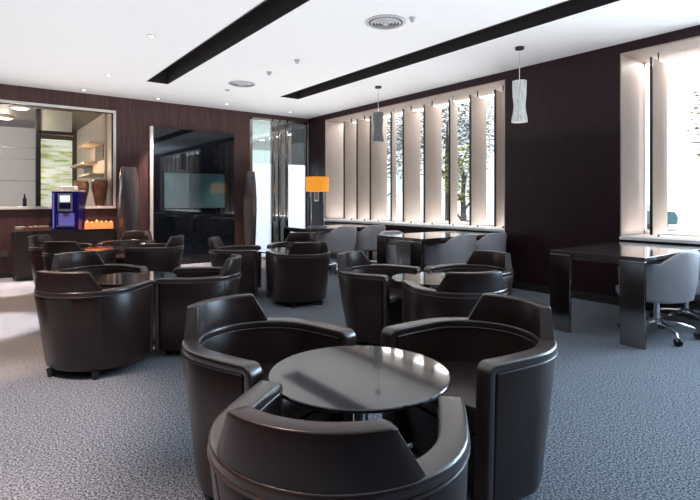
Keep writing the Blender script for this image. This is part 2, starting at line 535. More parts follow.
for (y0, y1, z) in ((9.95, 11.3, 2.24), (10.6, 12.3, 1.90), (10.0, 11.3, 1.66)):
    o = boxes('wall_shelf', [(1.66, 1.9, y0, y1, z, z + 0.04)], M['light_wood'], bevel=0.003)
    tag(o, {2.24: 'highest pale wooden ledge on the bar room side wall', 1.90: 'middle pale wooden ledge on the bar room side wall, reaching furthest back', 1.66: 'lowest pale wooden ledge, just above the carved vases'}[z], 'shelf')
struct(boxes('trim_8', [(1.885, 1.9, 10.0, 10.75, 1.95, 2.24), (1.885, 1.9, 11.1, 12.0, 1.70, 1.90)], M['plate']))

# ------------------------------------------------------------------ street
struct(boxes('ground', [(6.7, 60, -30, 60, -0.5, -0.4)], M['concrete']))
struct(boxes('ground_terrace', [(-20, 20, -25, -4.2, -0.3, -0.2)], M['concrete']))
fac = boxes('pale_building', [(34, 36, -20, 60, -0.4, 12)], M['facade'])
tag(fac, 'long pale building across the street beyond the windows', 'building')
for k in range(9):
    for zz in (2.0, 6.0):
        boxes('facade_window', [(33.96, 34.0, -14 + k * 7.0, -11.8 + k * 7.0, zz, zz + 2.2)], M['facade_window'], fac)

# ------------------------------------------------------------------ window fins
FW = 0.43
def make_fin():
    root = empty('window_screen_fin', (0, 0, 0))
    boxes('fabric_panel', [(0.02, FW, -0.004, 0.004, WZ[0] + 0.03, 2.80)], M['fin'], root)
    boxes('edge_rail', [(0.0, 0.022, -0.014, 0.014, WZ[0] + 0.03, 2.81)], M['dark_metal'], root, bevel=0.003)
    boxes('top_bracket', [(0.19, 0.21, -0.006, 0.006, 2.80, 2.889)], M['dark_metal'], root)
    boxes('floor_pivot', [(0.19, 0.21, -0.008, 0.008, WZ[0], WZ[0] + 0.03)], M['dark_metal'], root)
    return root
fin0 = make_fin()
fins = [(8.16, 0, 'furthest slim screen panel in the long window, nearest the corner'),
        (7.73, 0, 'second screen panel from the corner, in the long window above the lamp desk'),
        (7.32, 0, 'third screen panel from the corner in the long window'),
        (6.72, 36, 'pale screen panel turned nearly edge on beside the darker pendant'),
        (6.41, 0, 'tan screen panel in the middle of the long window, left of its twin'),
        (5.90, 0, 'tan screen panel in the middle of the long window, right of its twin'),
        (5.34, 24, 'bright white screen panel turned slightly, between two strips of foliage'),
        (4.93, 4, 'broad mauve tan screen panel, second from the near end of the long window'),
        (4.48, 0, 'bluish screen panel at the near end of the long window'),
        (2.40, 0, 'screen panel with dark edge rail in the right hand window, left of the car'),
        (1.90, 0, 'screen panel at the right border of the photo')] + [
        (1.42 - 0.5 * k, 0, 'screen panel of the right hand window, mirrored in the television, %s from its right' % ['nearest', 'second', 'third', 'fourth', 'fifth', 'sixth', 'seventh'][k]) for k in range(7)]
for i, (y, a, lab) in enumerate(fins):
    o = fin0 if i == 0 else dup(fin0, (0, 0, 0))
    o.location = (6.0, y, 0)
    o.rotation_euler = (0, 0, R(a))
    tag(o, lab, 'window screen', 'vertical screen fins in the windows')

# ------------------------------------------------------------------ tub chairs
def u_curve(a_side, b_back, y_end, x_end, n_back=28, n_arm=8):
    """plan centre line from the right arm end, round the back, to the left arm end; returns (point, outward normal, backness, angle)"""
    pts = []
    for i in range(n_arm):
        s = i / n_arm
        y = y_end * (1 - s)
        x = a_side - (a_side - x_end) * (y / y_end) ** 2
        pts.append((x, y))
    for i in range(n_back + 1):
        th = PI * i / n_back
        pts.append((a_side * math.cos(th), -b_back * math.sin(th)))
    for i in range(n_arm):
        s = (i + 1) / n_arm
        y = y_end * s
        x = a_side - (a_side - x_end) * (y / y_end) ** 2
        pts.append((-x, y))
    out = []
    N = len(pts)
    for i, p in enumerate(pts):
        q0 = pts[max(i - 1, 0)]; q1 = pts[min(i + 1, N - 1)]
        d = Vector((q1[0] - q0[0], q1[1] - q0[1])).normalized()
        nrm = Vector((-d.y, d.x))
        if nrm.dot(Vector(p)) < 0:
            nrm = -nrm
        ang = math.degrees(math.atan2(p[0], -p[1]))     # 0 at the back, +-90 at the sides
        back = max(0.0, -p[1] / b_back)
        out.append((Vector(p), nrm, back, ang))
    return out


def rrect(o0, o1, z0, z1, r, k=4):
    pts = []
    for cx, cz, a0 in ((o1 - r, z1 - r, 0), (o0 + r, z1 - r, 90), (o0 + r, z0 + r, 180), (o1 - r, z0 + r, 270)):
        for i in range(k + 1):
            a = R(a0 + 90 * i / k)
            pts.append((cx + r * math.cos(a), cz + r * math.sin(a)))
    return pts


def P3(p, nrm, o, z):
    return (p.x + nrm.x * o, p.y + nrm.y * o, z)


RIM = 0.615
def make_tub():
    root = empty('tub_chair', (0, 0, 0))
    cv = u_curve(0.312, 0.310, 0.232, 0.300)
    # shell: outer skin tapers in towards the floor at the back
    rings = []
    for p, nrm, bk, ang in cv:
        tp = 0.018 + 0.092 * bk
        rings.append([P3(p, nrm, 0.030 - tp, 0.055), P3(p, nrm, 0.034 - tp * 0.9, 0.075), P3(p, nrm, 0.036 - tp * 0.45, 0.30),
                      P3(p, nrm, 0.037, RIM - 0.045), P3(p, nrm, 0.030, RIM - 0.03),
                      P3(p, nrm, -0.030, RIM - 0.03), P3(p, nrm, -0.036, RIM - 0.05), P3(p, nrm, -0.036 - tp * 0.2, 0.30), P3(p, nrm, -0.03 - tp, 0.055)])
    bm = bmesh.new(); loft(bm, rings)
    build('shell', bm, M['leather'], root, smooth=True, bevel=0.006)
    # padded rim over the back and arms, turning down over the front of each arm
    base = rrect(-0.039, 0.039, -0.036, 0.0, 0.010, 3)
    def drop(idx):
        p, nrm, bk, ang = cv[idx]
        res = []
        rad = 0.042
        for k in range(1, 8):
            f = R(90 * k / 7)
            up = Vector((0, math.sin(f), math.cos(f)))
            cen = Vector((p.x, p.y, RIM - rad)) + up * rad
            res.append([Vector((cen.x + nrm.x * o, cen.y + nrm.y * o, cen.z)) + up * h for o, h in base])
        for z, dx in ((0.30, 0.006), (0.06, 0.014)):
            sx = -dx if p.x > 0 else dx
            res.append([Vector((p.x + sx + nrm.x * o, p.y + rad + h + nrm.y * o, z)) for o, h in base])
        return res
    rings = drop(0)[::-1] + [[P3(p, nrm, o, RIM + h) for o, h in base] for p, nrm, bk, ang in cv] + drop(-1)
    bm = bmesh.new(); loft(bm, rings)
    build('arm_rim', bm, M['leather_rim'], root, smooth=True, angle=50)
    # piping lines
    for off, z in ((0.0385, RIM - 0.036), (-0.0385, RIM - 0.036)):
        bm = bmesh.new()
        tube(bm, [P3(p, nrm, off, z) for p, nrm, bk, ang in cv], 0.004, 6)
        build('piping', bm, M['piping'], root, smooth=True)
    # seams running down the shell under the headrest ends
    for sa in (-47, 47):
        p, nrm, bk, ang = min(cv, key=lambda c: abs(c[3] - sa))
        tp = 0.018 + 0.092 * bk
        bm = bmesh.new()
        tube(bm, [P3(p, nrm, 0.031 - tp * 0.9, 0.075), P3(p, nrm, 0.034 - tp * 0.45, 0.30), P3(p, nrm, 0.036, RIM - 0.045)], 0.0035, 6)
        build('seam', bm, M['piping'], root, smooth=True)
    # headrest: curved slab, trapezoid seen from behind
    rings = []
    n = 22
    zb, zt = RIM - 0.006, 0.745
    for i in range(n + 1):
        s = -1 + 2 * i / n
        def pt(angdeg, o, z):
            th = R(angdeg)
            a, b = 0.312, 0.310
            q = Vector((a * math.sin(th), -b * math.cos(th)))
            nn = Vector((math.sin(th) / a, -math.cos(th) / b)).normalized()
            return (q.x + nn.x * o, q.y + nn.y * o, z)
        ab, at_ = 48 * s, 35 * s
        sh = 0.0 if abs(s) < 0.97 else 0.006
        prof = rrect(-0.034 + sh, 0.036 - sh, 0, 1, 0.009, 3)
        ring = []
        for o, v in prof:
            # v is 0..1 with tiny roundings; remap
            vz = zb + (zt - sh - zb) * v
            if v > 0.9: vz = zt - sh - (1 - v) * 1.0
            if v < 0.1: vz = zb + v * 1.0
            ring.append(pt(ab + (at_ - ab) * v, o * (1 - 0.18 * v) + 0.012 * v, vz))
        rings.append(ring)
    bm = bmesh.new(); loft(bm, rings)
    build('headrest', bm, M['leather'], root, smooth=True, angle=40, bevel=0.005)
    # seat cushion and base
    def seat_outline(inset, yf):
        o = []
        for k in range(25):
            th = PI * k / 24
            o.append(((0.275 - inset) * math.cos(th), -(0.262 - inset) * math.sin(th)))
        o.append((-(0.262 - inset), yf - 0.02)); o.append((-(0.15), yf)); o.append((0.15, yf)); o.append((0.262 - inset, yf - 0.02))
        return o
    bm = bmesh.new()
    loft(bm, [[(x, y, z) for x, y in seat_outline(i, f)] for i, f, z in ((0.02, 0.225, 0.30), (0.0, 0.24, 0.315), (0.0, 0.245, 0.39), (0.012, 0.235, 0.408), (0.05, 0.19, 0.415))])
    build('seat_cushion', bm, M['leather'], root, smooth=True, angle=50)
    bm = bmesh.new()
    loft(bm, [[(x, y, z) for x, y in seat_outline(i, f)] for i, f, z in ((0.055, 0.20, 0.055), (0.01, 0.235, 0.297))])
    build('seat_base', bm, M['leather'], root, smooth=True)
    for x, y in ((-0.21, 0.2), (0.21, 0.2), (-0.17, -0.19), (0.17, -0.19)):
        bm = bmesh.new(); lathe(bm, [(0.018, 0), (0.026, 0.056)], 16, x, y)
        build('foot', bm, M['foot'], root, smooth=True)
    return root


def cam_dir_to_world(a):     # angle in the (right, forward) frame of the room view -> world angle
    return a - 37.05


def make_table():
    root = empty('round_cocktail_table', (0, 0, 0))
    r = 0.338
    bm = bmesh.new(); lathe(bm, [(r - 0.006, 0.566), (r, 0.570), (r, 0.578), (r - 0.003, 0.581)], 72)
    build('glass_top', bm, M['table_glass'], root, smooth=True, angle=30)
    bm = bmesh.new(); lathe(bm, [(0.13, 0.545), (0.13, 0.5655)], 40); build('top_mount', bm, M['dark_metal'], root, smooth=True)
    bm = bmesh.new(); lathe(bm, [(0.033, 0.018), (0.033, 0.545)], 32); build('column', bm, M['chrome'], root, smooth=True)
    bm = bmesh.new(); lathe(bm, [(0.215, 0.0), (0.215, 0.008), (0.20, 0.014), (0.05, 0.02)], 48); build('base_plate', bm, M['steel'], root, smooth=True)
    return root


tub0 = make_tub()
tab0 = make_table()
T = {'A': (1.154, 1.472), 'B': (1.056, 4.377), 'C': (1.419, 7.223), 'D': (3.147, 5.579), 'E': (3.013, 2.862)}
tl = {'A': 'large round dark glass table in the foreground, ringed by three brown tub chairs',
      'B': 'round dark glass table half hidden behind the brown tub chair at left',
      'C': 'round glass table in the far left cluster, in front of the coffee counter',
      'D': 'round dark glass table in the middle distance, before the glazed entrance',
      'E': 'round dark glass table right of centre, reflecting the windows behind the foreground group'}
for i, (k, (x, y)) in enumerate(T.items()):
    o = tab0 if i == 0 else dup(tab0, (0, 0, 0))
    o.location = (x, y, 0)
    tag(o, tl[k], 'table', 'round cocktail tables between the tub chairs')
CD = 0.245 + 0.28
chairs = [
    ('A', (138.5, 144), 0.566, 'brown leather tub chair left of the foreground table, its low headrest to the left'),
    ('A', (36.5, 33), 0.655, 'brown leather tub chair right of the foreground table, its headrest at upper right'),
    ('A', (262.5, 257.5), 0.49, 'nearest brown leather tub chair, seen from behind and cut by the bottom of the photo'),
    ('B', 261, CD, 'brown tub chair seen from behind at the left, a seam down its shiny shell'),
    ('B', 150, CD, 'tub chair with a pale shining headrest just behind the left foreground group chair'),
    ('B', 7, CD, 'tub chair facing left, between the left group and the foreground table'),
    ('C', 0, CD + 0.12, 'tub chair with a pale headrest on its right, in front of the black wall panel'),
    ('C', 90, CD + 0.12, 'tan lit tub chair facing the camera before the tall grey vase'),
    ('C', 178, CD + 0.14, 'leftmost far tub chair with a pale headrest, before the coffee counter'),
    ('C', 264, CD + 0.12, 'dark tub chair seen from behind in the far left group'),
    ('D', 186, CD + 0.05, 'black looking tub chair facing right before the glazed entrance'),
    ('D', 79, CD + 0.05, 'far tub chair whose headrest shows just below the desk with the orange lamp'),
    ('D', 299, CD + 0.03, 'dark tub chair seen from behind in the middle distance, in line with the lamp'),
    ('E', 147, CD, 'tub chair left of the right hand glass table, its headrest towards the lamp desk'),
    ('E', 39, CD, 'tub chair right of the right hand glass table, below the dark wall between windows'),
    ('E', 281, CD - 0.02, 'tub chair seen from behind just above the right foreground chair')]
for i, (k, a, d, lab) in enumerate(chairs):
    a, fa = a if isinstance(a, tuple) else (a, a)
    wa = R(cam_dir_to_world(a))
    wf = R(cam_dir_to_world(fa))
    x = T[k][0] + d * math.cos(wa); y = T[k][1] + d * math.sin(wa)
    o = tub0 if i == 0 else dup(tub0, (0, 0, 0))
    o.location = (x, y, 0)
    o.rotation_euler = (0, 0, wf + PI / 2)      # local +Y points at the table
    tag(o, lab, 'armchair', 'brown leather tub chairs round the low tables')

# ------------------------------------------------------------------ desks
def make_desk():
    root = empty('desk', (0, 0, 0))
    L, Wd = 1.50, 0.84
    boxes('desk_top', [(0, L, 0, Wd, 0.715, 0.75)], M['desk_top'], root, bevel=0.003)
    boxes('apron', [(0.012, 0.03, 0.2, Wd - 0.2, 0.675, 0.7145)], M['steel'], root)
    boxes('leg', [(0.0, 0.03, 0.0, 0.2, 0, 0.7145)], M['steel'], root, bevel=0.003)
    boxes('leg', [(0.0, 0.03, Wd - 0.2, Wd, 0, 0.7145)], M['steel'], root, bevel=0.003)
    boxes('leg', [(L - 0.03, L, 0.0, 0.2, 0, 0.7145)], M['steel'], root, bevel=0.003)
    boxes('leg', [(L - 0.03, L, Wd - 0.2, Wd, 0, 0.7145)], M['steel'], root, bevel=0.003)
    return root
desk0 = make_desk()
for i, (x, y, lab) in enumerate(((4.36, 1.79, 'dark lacquered desk with steel slab legs at the right hand window'),
                                 (4.29, 4.25, 'middle dark desk under the long window, with two pale chairs'),
                                 (4.27, 6.73, 'furthest dark desk, carrying the orange lamp'))):
    o = desk0 if i == 0 else dup(desk0, (0, 0, 0))
    o.location = (x, y, 0)
    tag(o, lab, 'desk', 'desks standing at the windows')

# swivel chairs
def make_swivel():
    root = empty('swivel_chair', (0, 0, 0))
    cv = u_curve(0.285, 0.285, 0.20, 0.27)
    rings = []
    for p, nrm, bk, ang in cv:
        f = max(0, min(1, (p.y + 0.25) / 0.13))
        top = 0.785 - 0.11 * f ** 1.2 - 0.04 * max(0, p.y / 0.2)
        rings.append([P3(p, nrm, -0.05, 0.34), P3(p, nrm, -0.012, 0.36), P3(p, nrm, 0.016, 0.5), P3(p, nrm, 0.030, top - 0.03), P3(p, nrm, 0.022, top - 0.006),
                      P3(p, nrm, 0.004, top), P3(p, nrm, -0.022, top - 0.012), P3(p, nrm, -0.03, top - 0.05), P3(p, nrm, -0.06, 0.40)])
    bm = bmesh.new(); loft(bm, rings)
    build('tub_back', bm, M['grey_leather'], root, smooth=True, angle=50)
    bm = bmesh.new()
    def ol(i, yf):
        o = [((0.255 - i) * math.cos(PI * k / 20), -(0.255 - i) * math.sin(PI * k / 20)) for k in range(21)]
        return o + [(-(0.24 - i), yf), (0.24 - i, yf)]
    loft(bm, [[(x, y, z) for x, y in ol(i, f)] for i, f, z in ((0.07, 0.17, 0.325), (0.015, 0.22, 0.345), (0.0, 0.25, 0.40), (0.0, 0.25, 0.44), (0.03, 0.22, 0.465))])
    build('seat', bm, M['grey_leather'], root, smooth=True, angle=50)
    bm = bmesh.new(); lathe(bm, [(0.05, 0.11), (0.05, 0.15), (0.026, 0.16), (0.026, 0.30), (0.09, 0.31), (0.09, 0.324)], 24)
    build('gas_column', bm, M['chrome'], root, smooth=True)
    for k in range(5):
        a = 2 * PI * k / 5 + 0.25
        c, s = math.cos(a), math.sin(a)
        bm = bmesh.new()
        tube(bm, [(0.04 * c, 0.04 * s, 0.135), (0.17 * c, 0.17 * s, 0.12), (0.29 * c, 0.29 * s, 0.09), (0.31 * c, 0.31 * s, 0.062)], [0.022, 0.018, 0.014, 0.012], 10)
        leg = build('leg', bm, M['chrome'], root, smooth=True)
        bm = bmesh.new()
        tx, ty = -s, c
        for off in (-0.016, 0.016):
            cx, cy = 0.31 * c + tx * off, 0.31 * s + ty * off
            ring = []
            for w in (-0.008, 0.008):
                ring.append([(cx + tx * w + c * 0.028 * math.cos(q), cy + ty * w + s * 0.028 * math.cos(q), 0.0285 + 0.028 * math.sin(q)) for q in [2 * PI * j / 16 for j in range(16)]])
            loft(bm, ring)
        build('caster', bm, M['foot'], leg, smooth=True)
    return root
sw0 = make_swivel()
for i, (x, y, a, lab) in enumerate(((4.90, 1.91, 0, 'pale grey swivel chair pushed under the right hand desk, chrome star base'),
                                    (5.58, 1.91, 0, 'pale grey swivel chair mostly cut off at the right border of the photo'),
                                    (4.95, 4.37, 0, 'grey swivel chair at the middle desk, the left of the pair'),
                                    (5.59, 4.37, 0, 'grey swivel chair at the middle desk, the one next to the dark wall'),
                                    (4.65, 4.98, 180, 'bluish swivel chair on the far side of the middle desk'),
                                    (4.92, 6.85, 0, 'pale swivel chair at the lamp desk, the left of the pair'),
                                    (5.57, 6.85, 0, 'pale swivel chair at the lamp desk, the one nearer the window'))):
    o = sw0 if i == 0 else dup(sw0, (0, 0, 0))
    o.location = (x, y, 0)
    o.rotation_euler = (0, 0, R(a))
    tag(o, lab, 'office chair', 'pale swivel tub chairs at the desks')

# ------------------------------------------------------------------ desk lamp
lamp = empty('desk_lamp', (4.73, 7.2, 0.75), R(-37))
tag(lamp, 'table lamp with a glowing orange shade on twin chrome stems', 'lamp')
bm = bmesh.new(); lathe(bm, [(0.195, 0.61), (0.20, 0.612), (0.20, 0.858), (0.195, 0.86)], 40, cap=False)
build('lamp_shade', bm, M['shade'], lamp, smooth=True)
for s in (-1, 1):
    bm = bmesh.new(); tube(bm, [(0.115 * s, 0, 0.014), (0.115 * s, 0, 0.84)], 0.011, 12)
    build('stem', bm, M['chrome'], lamp, smooth=True)
boxes('base', [(-0.17, 0.17, -0.07, 0.07, 0.0, 0.014)], M['chrome'], lamp, bevel=0.003)
boxes('crossbar', [(-0.13, 0.13, -0.008, 0.008, 0.84, 0.862)], M['chrome'], lamp)
bm = bmesh.new(); lathe(bm, [(0.005, 0.66), (0.035, 0.69), (0.04, 0.73), (0.02, 0.78), (0.015, 0.84)], 20)
build('bulb', bm, M['bulb_lit'], lamp, smooth=True)
light('lamp_glow', 'POINT', (4.73, 7.2, 1.47), 9, (1, 0.6, 0.25)).data.shadow_soft_size = 0.05

# framed notice on the dark corner wall
pf = boxes('wall_notice', [(XR - 0.02, XR - 0.001, 8.98, 9.16, 1.18, 1.45)], M['offwhite'], bevel=0.002)
tag(pf, 'small framed red brown plaque on the dark corner wall behind the lamp', 'plaque')
boxes('plaque_face', [(XR - 0.024, XR - 0.0201, 9.0, 9.14, 1.21, 1.42)], M['wooden'], pf)

# ------------------------------------------------------------------ pendants
def pendant(y, z0, z1, m, lab, x=5.13):
    root = empty('pendant_lamp', (x, y, 0))
    tag(root, lab, 'pendant lamp', 'woven pendant lamps above the desks')
    bm = bmesh.new(); lathe(bm, [(0.05, CH - 0.03), (0.052, CH - 0.002)], 24); build('canopy', bm, M['dark_metal'], root, smooth=True)
    bm = bmesh.new(); tube(bm, [(0, 0, z1 - 0.03), (0, 0, CH - 0.02)], 0.004, 8); build('rod', bm, M['chrome'], root, smooth=True)
    n, mm = 60, 24
    bm = bmesh.new(); rg = []
    for j in range(mm + 1):
        v = j / mm
        rad = 0.082 * (0.92 + 0.10 * math.cos(v * 2 * PI) + 0.05 * math.cos(v * PI * 3.1))
        rg.append([((rad * (1 + 0.045 * math.sin(12 * th + 3 * math.sin(5 * v)) )) * math.cos(th), (rad * (1 + 0.045 * math.sin(12 * th + 3 * math.sin(5 * v)))) * math.sin(th), z0 + (z1 - z0) * v) for th in [2 * PI * i / n for i in range(n)]])
    loft(bm, rg)
    build('woven_shade', bm, m, root, smooth=True, angle=80)
    return root
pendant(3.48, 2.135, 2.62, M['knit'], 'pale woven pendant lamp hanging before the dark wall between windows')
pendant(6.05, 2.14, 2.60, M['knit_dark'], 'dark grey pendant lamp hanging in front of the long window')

# ------------------------------------------------------------------ ceiling fittings
def diffuser(x, y, lab):
    root = empty('air_diffuser', (x, y, CH))
    tag(root, lab, 'air vent', 'round air diffusers in the ceiling')
    bm = bmesh.new(); lathe(bm, [(0.205, -0.001), (0.205, -0.008), (0.185, -0.018), (0.17, -0.010), (0.17, -0.001)], 48); build('outer_ring', bm, M['silver'], root, smooth=True)
    for r in (0.15, 0.118, 0.086, 0.054):
        bm = bmesh.new(); lathe(bm, [(r, -0.006), (r + 0.004, -0.012), (r - 0.014, -0.026), (r - 0.018, -0.022)], 40, cap=False)
        build('ring_blade', bm, M['silver'], root, smooth=True)
    bm = bmesh.new(); lathe(bm, [(0.165, -0.0005), (0.165, -0.004)], 40); build('backing', bm, M['dark_metal'], root)
    bm = bmesh.new(); lathe(bm, [(0.02, -0.005), (0.028, -0.024), (0.02, -0.03)], 20); build('hub', bm, M['silver'], root, smooth=True)
diffuser(3.32, 3.8, 'large round air diffuser in the ceiling, the nearer one')
diffuser(3.32, 7.18, 'round air diffuser in the ceiling, the further one')


def downlight(x, y, lab, lit=0.0, col=(1, 0.78, 0.55), ang=70, grp='recessed ceiling spotlights', rot=(0, 0, 0)):
    root = empty('recessed_spotlight', (x, y, CH))
    tag(root, lab, 'spotlight', grp)
    bm = bmesh.new(); lathe(bm, [(0.045, -0.0005), (0.045, -0.006), (0.032, -0.008), (0.03, -0.002)], 28, cap=False); build('bezel', bm, M['silver'], root, smooth=True)
    bm = bmesh.new(); lathe(bm, [(0.03, -0.0005), (0.03, -0.003)], 24); build('lens', bm, M['bulb_lit'] if lit else M['plate'], root)
    if lit:
        light('spot_beam', 'SPOT', (x, y, CH - 0.02), lit, col, rot, 0.03, R(ang), 0.7)
downlight(1.55, 5.67, 'small spotlight left of the first ceiling slot, the nearest one', 220, (1, 0.9, 0.8), 70)
downlight(1.55, 7.84, 'small spotlight left of the first ceiling slot, the second one', 600, (1, 0.82, 0.66), 80)
downlight(1.44, 9.15, 'lit spotlight against the back wall above the coffee machine', 700, (1, 0.74, 0.64), 120)
downlight(2.62, 9.15, 'lit spotlight against the back wall above the black panel', 700, (1, 0.74, 0.64), 120)
downlight(0.2, 9.15, 'lit spotlight against the back wall at the left border of the photo', 700, (1, 0.74, 0.64), 120)
downlight(3.32, 7.74, 'small spotlight just beyond the further air diffuser', 0)
downlight(3.80, 8.88, 'small spotlight near the back wall above the dark tall vase', 600, (1, 0.74, 0.64), 120)
downlight(5.19, 8.92, 'small spotlight by the glazed entrance', 30)
# warm spots over the far left walkway
light('spot_beam', 'SPOT', (0.3, 8.25, CH - 0.03), 1500, (1, 0.76, 0.64), (0, 0, 0), 0.04, R(45), 0.5)
light('spot_beam', 'SPOT', (0.2, 7.1, CH - 0.03), 420, (1, 0.55, 0.32), (0, 0, 0), 0.04, R(55), 0.6)
light('spot_beam', 'SPOT', (0.0, 5.95, CH - 0.03), 1500, (1, 0.80, 0.72), (0, 0, 0), 0.04, R(45), 0.5)
light('spot_beam', 'SPOT', (-0.1, 4.8, CH - 0.03), 420, (1, 0.58, 0.36), (0, 0, 0), 0.04, R(60), 0.6)
light('spot_beam', 'SPOT', (-0.4, 3.4, CH - 0.03), 620, (1, 0.76, 0.68), (0, 0, 0), 0.1, R(95), 1.0)
light('spot_beam', 'SPOT', (-0.4, 1.4, CH - 0.03), 500, (1, 0.76, 0.68), (0, 0, 0), 0.1, R(95), 1.0)


def sensor(x, y, lab, r=0.035, name='smoke_detector', cat='smoke detector'):
    bm = bmesh.new(); lathe(bm, [(r * 1.1, CH - 0.0005), (r * 1.1, CH - 0.012), (r * 0.7, CH - 0.016), (r * 0.7, CH - 0.04), (r * 0.4, CH - 0.05)], 28, x, y)
    tag(build(name, bm, M['silver'], None, smooth=True), lab, cat)
sensor(3.32, 6.29, 'grey ceiling detector nearer the far air diffuser')
sensor(3.32, 5.53, 'small ceiling detector between the two air diffusers')
sensor(3.45, 3.55, 'small ceiling sensor right beside the near air diffuser', 0.03, 'ceiling_sensor', 'sensor')

# ------------------------------------------------------------------ back wall: glossy panel and screen
gp = boxes('black_glass_panel', [(2.60, 4.17, YB - 0.06, YB - 0.001, 0.02, 2.54)], M['black_glass'], bevel=0.003)
tag(gp, 'tall glossy black glass wall panel reflecting the windows', 'wall panel')
boxes('edge_strip', [(2.545, 2.5995, YB - 0.065, YB - 0.001, 0.02, 2.555)], M['offwhite'], gp)
tv = boxes('television', [(2.78, 3.96, YB - 0.085, YB - 0.061, 1.05, 1.72)], M['dark_metal'])
tag(tv, 'flat television on the black glass panel with a dim teal screen', 'television')
boxes('screen', [(2.79, 3.95, YB - 0.088, YB - 0.0851, 1.06, 1.71)], M['screen'], tv)

# tall floor vases
def tall_vase(x, y, rs, lab):
    prof = [(0.10, 0.0), (0.13, 0.02), (0.17, 0.5), (0.19, 1.0), (0.188, 1.25), (0.165, 1.55), (0.135, 1.765), (0.128, 1.78), (0.11, 1.77), (0.11, 1.70)]
    bm = bmesh.new(); lathe(bm, [(r * rs, z) for r, z in prof], 40)
    tag(build('floor_vase', bm, M['vase_metal'], None, smooth=True, loc=(x, y, 0)), lab, 'vase', 'tall floor vases along the back wall')
tall_vase(2.13, 9.17, 0.92, 'tall tapered grey floor vase between the counter and the black panel')
tall_vase(4.42, 9.19, 0.72, 'tall tapered dark floor vase between the black panel and the glazed entrance')

# fire alarm, outlet
fa = boxes('fire_alarm', [(2.03, 2.13, YB - 0.04, YB - 0.001, 1.52, 1.72)], M['red'], bevel=0.006)
tag(fa, 'small red fire alarm box on the wall behind the grey vase', 'fire alarm')
boxes('call_point', [(2.055, 2.105, YB - 0.045, YB - 0.0401, 1.58, 1.66)], M['offwhite'], fa)
ou = boxes('wall_outlet', [(0.33, 0.42, YB - 0.02, YB - 0.001, 0.33, 0.42)], M['plate'], bevel=0.003)
tag(ou, 'small grey outlet plate low on the wall at the left border', 'outlet')

# ------------------------------------------------------------------ counter with coffee machine
ct = empty('coffee_counter', (0.46, 8.93, 0))
tag(ct, 'long dark wooden counter against the back wall under the bar opening', 'counter')
boxes('counter_top', [(0, 1.44, 0, 0.485, 0.72, 0.745)], M['desk_top'], ct, bevel=0.003)
boxes('body', [(0.01, 1.41, 0.02, 0.485, 0.09, 0.7195)], M['counter_wood'], ct)
boxes('plinth', [(0.04, 1.38, 0.06, 0.48, 0.0, 0.0895)], M['dark_metal'], ct)
boxes('end_panel', [(1.41, 1.44, 0.0, 0.485, 0.0, 0.7195)], M['steel'], ct)
for x in (0.475, 0.94):
    boxes('door_gap', [(x, x + 0.004, 0.017, 0.0199, 0.1, 0.71)], M['slot'], ct)

cm = empty('coffee_machine', (1.22, 9.14, 0.745), R(-22))
tag(cm, 'blue coffee machine with a lit square display on the counter', 'coffee machine')
boxes('body', [(-0.19, 0.19, -0.10, 0.22, 0.0, 0.60), (-0.19, -0.13, -0.2, -0.1, 0, 0.60), (0.13, 0.19, -0.2, -0.1, 0, 0.60), (-0.13, 0.13, -0.2, -0.1, 0.27, 0.60), (-0.13, 0.13, -0.2, -0.1, 0.0, 0.05)], M['blue'], cm, bevel=0.004)
boxes('side_rail', [(-0.175, -0.155, -0.206, -0.2001, 0.02, 0.58)], M['lilac_lit'], cm)
boxes('side_rail', [(0.155, 0.175, -0.206, -0.2001, 0.02, 0.58)], M['blue'], cm)
boxes('top_tray', [(-0.20, 0.20, -0.21, 0.23, 0.6005, 0.625)], M['offwhite'], cm, bevel=0.004)
boxes('bean_hopper', [(-0.12, 0.10, -0.08, 0.16, 0.6255, 0.69)], M['cream'], cm, bevel=0.01)
dp = boxes('display_bezel', [(-0.105, 0.105, -0.215, -0.2001, 0.295, 0.57)], M['silver'], cm, bevel=0.004)
boxes('display', [(-0.07, 0.07, -0.219, -0.2151, 0.44, 0.54)], M['lcd'], dp)
boxes('keypad', [(-0.08, 0.08, -0.219, -0.2151, 0.33, 0.42)], M['darkblue'], dp)
boxes('dispensing_bay', [(-0.12, 0.12, -0.11, -0.1001, 0.06, 0.26)], M['lilac_lit'], cm)
boxes('spout', [(-0.04, 0.04, -0.17, -0.111, 0.20, 0.262)], M['silver'], cm, bevel=0.004)
boxes('drip_tray', [(-0.125, 0.125, -0.215, -0.105, 0.0505, 0.07)], M['silver'], cm)

# jars right of the machine; warm light on them is put in as emission
def make_jar():
    root = empty('orange_jar', (0, 0, 0))
    bm = bmesh.new(); lathe(bm, [(0.030, 0.0), (0.036, 0.004), (0.038, 0.05), (0.034, 0.105), (0.031, 0.106), (0.034, 0.05), (0.030, 0.012)], 20)
    build('glass_cup', bm, M['jar_glow'], root, smooth=True)
    bm = bmesh.new(); lathe(bm, [(0.018, 0.0125), (0.02, 0.03), (0.012, 0.09), (0.002, 0.125)], 12)
    build('glow_core', bm, M['jar_core_glow'], root, smooth=True)  # bright inner core, part of the painted glow
    return root
jar0 = make_jar()
jn = 0
for row in range(2):
    for k in range(6):
        o = jar0 if jn == 0 else dup(jar0, (0, 0, 0))
        o.location = (1.46 + 0.072 * k + 0.02 * row, 9.02 + 0.10 * row, 0.745)
        o.rotation_euler = (0, 0, random.random() * 3)
        o.scale = (0.9, 0.9, 0.9 + 0.3 * random.random())
        tag(o, 'orange jar in the %s row on the counter, %s' % ('front' if row == 0 else 'back', ['next to the blue coffee machine', 'second from the coffee machine', 'third from the coffee machine', 'third from the grey floor vase', 'second from the grey floor vase', 'nearest the grey floor vase'][k]), 'jar', 'orange jars in the %s row on the counter' % ('front' if row == 0 else 'back'))
        jn += 1
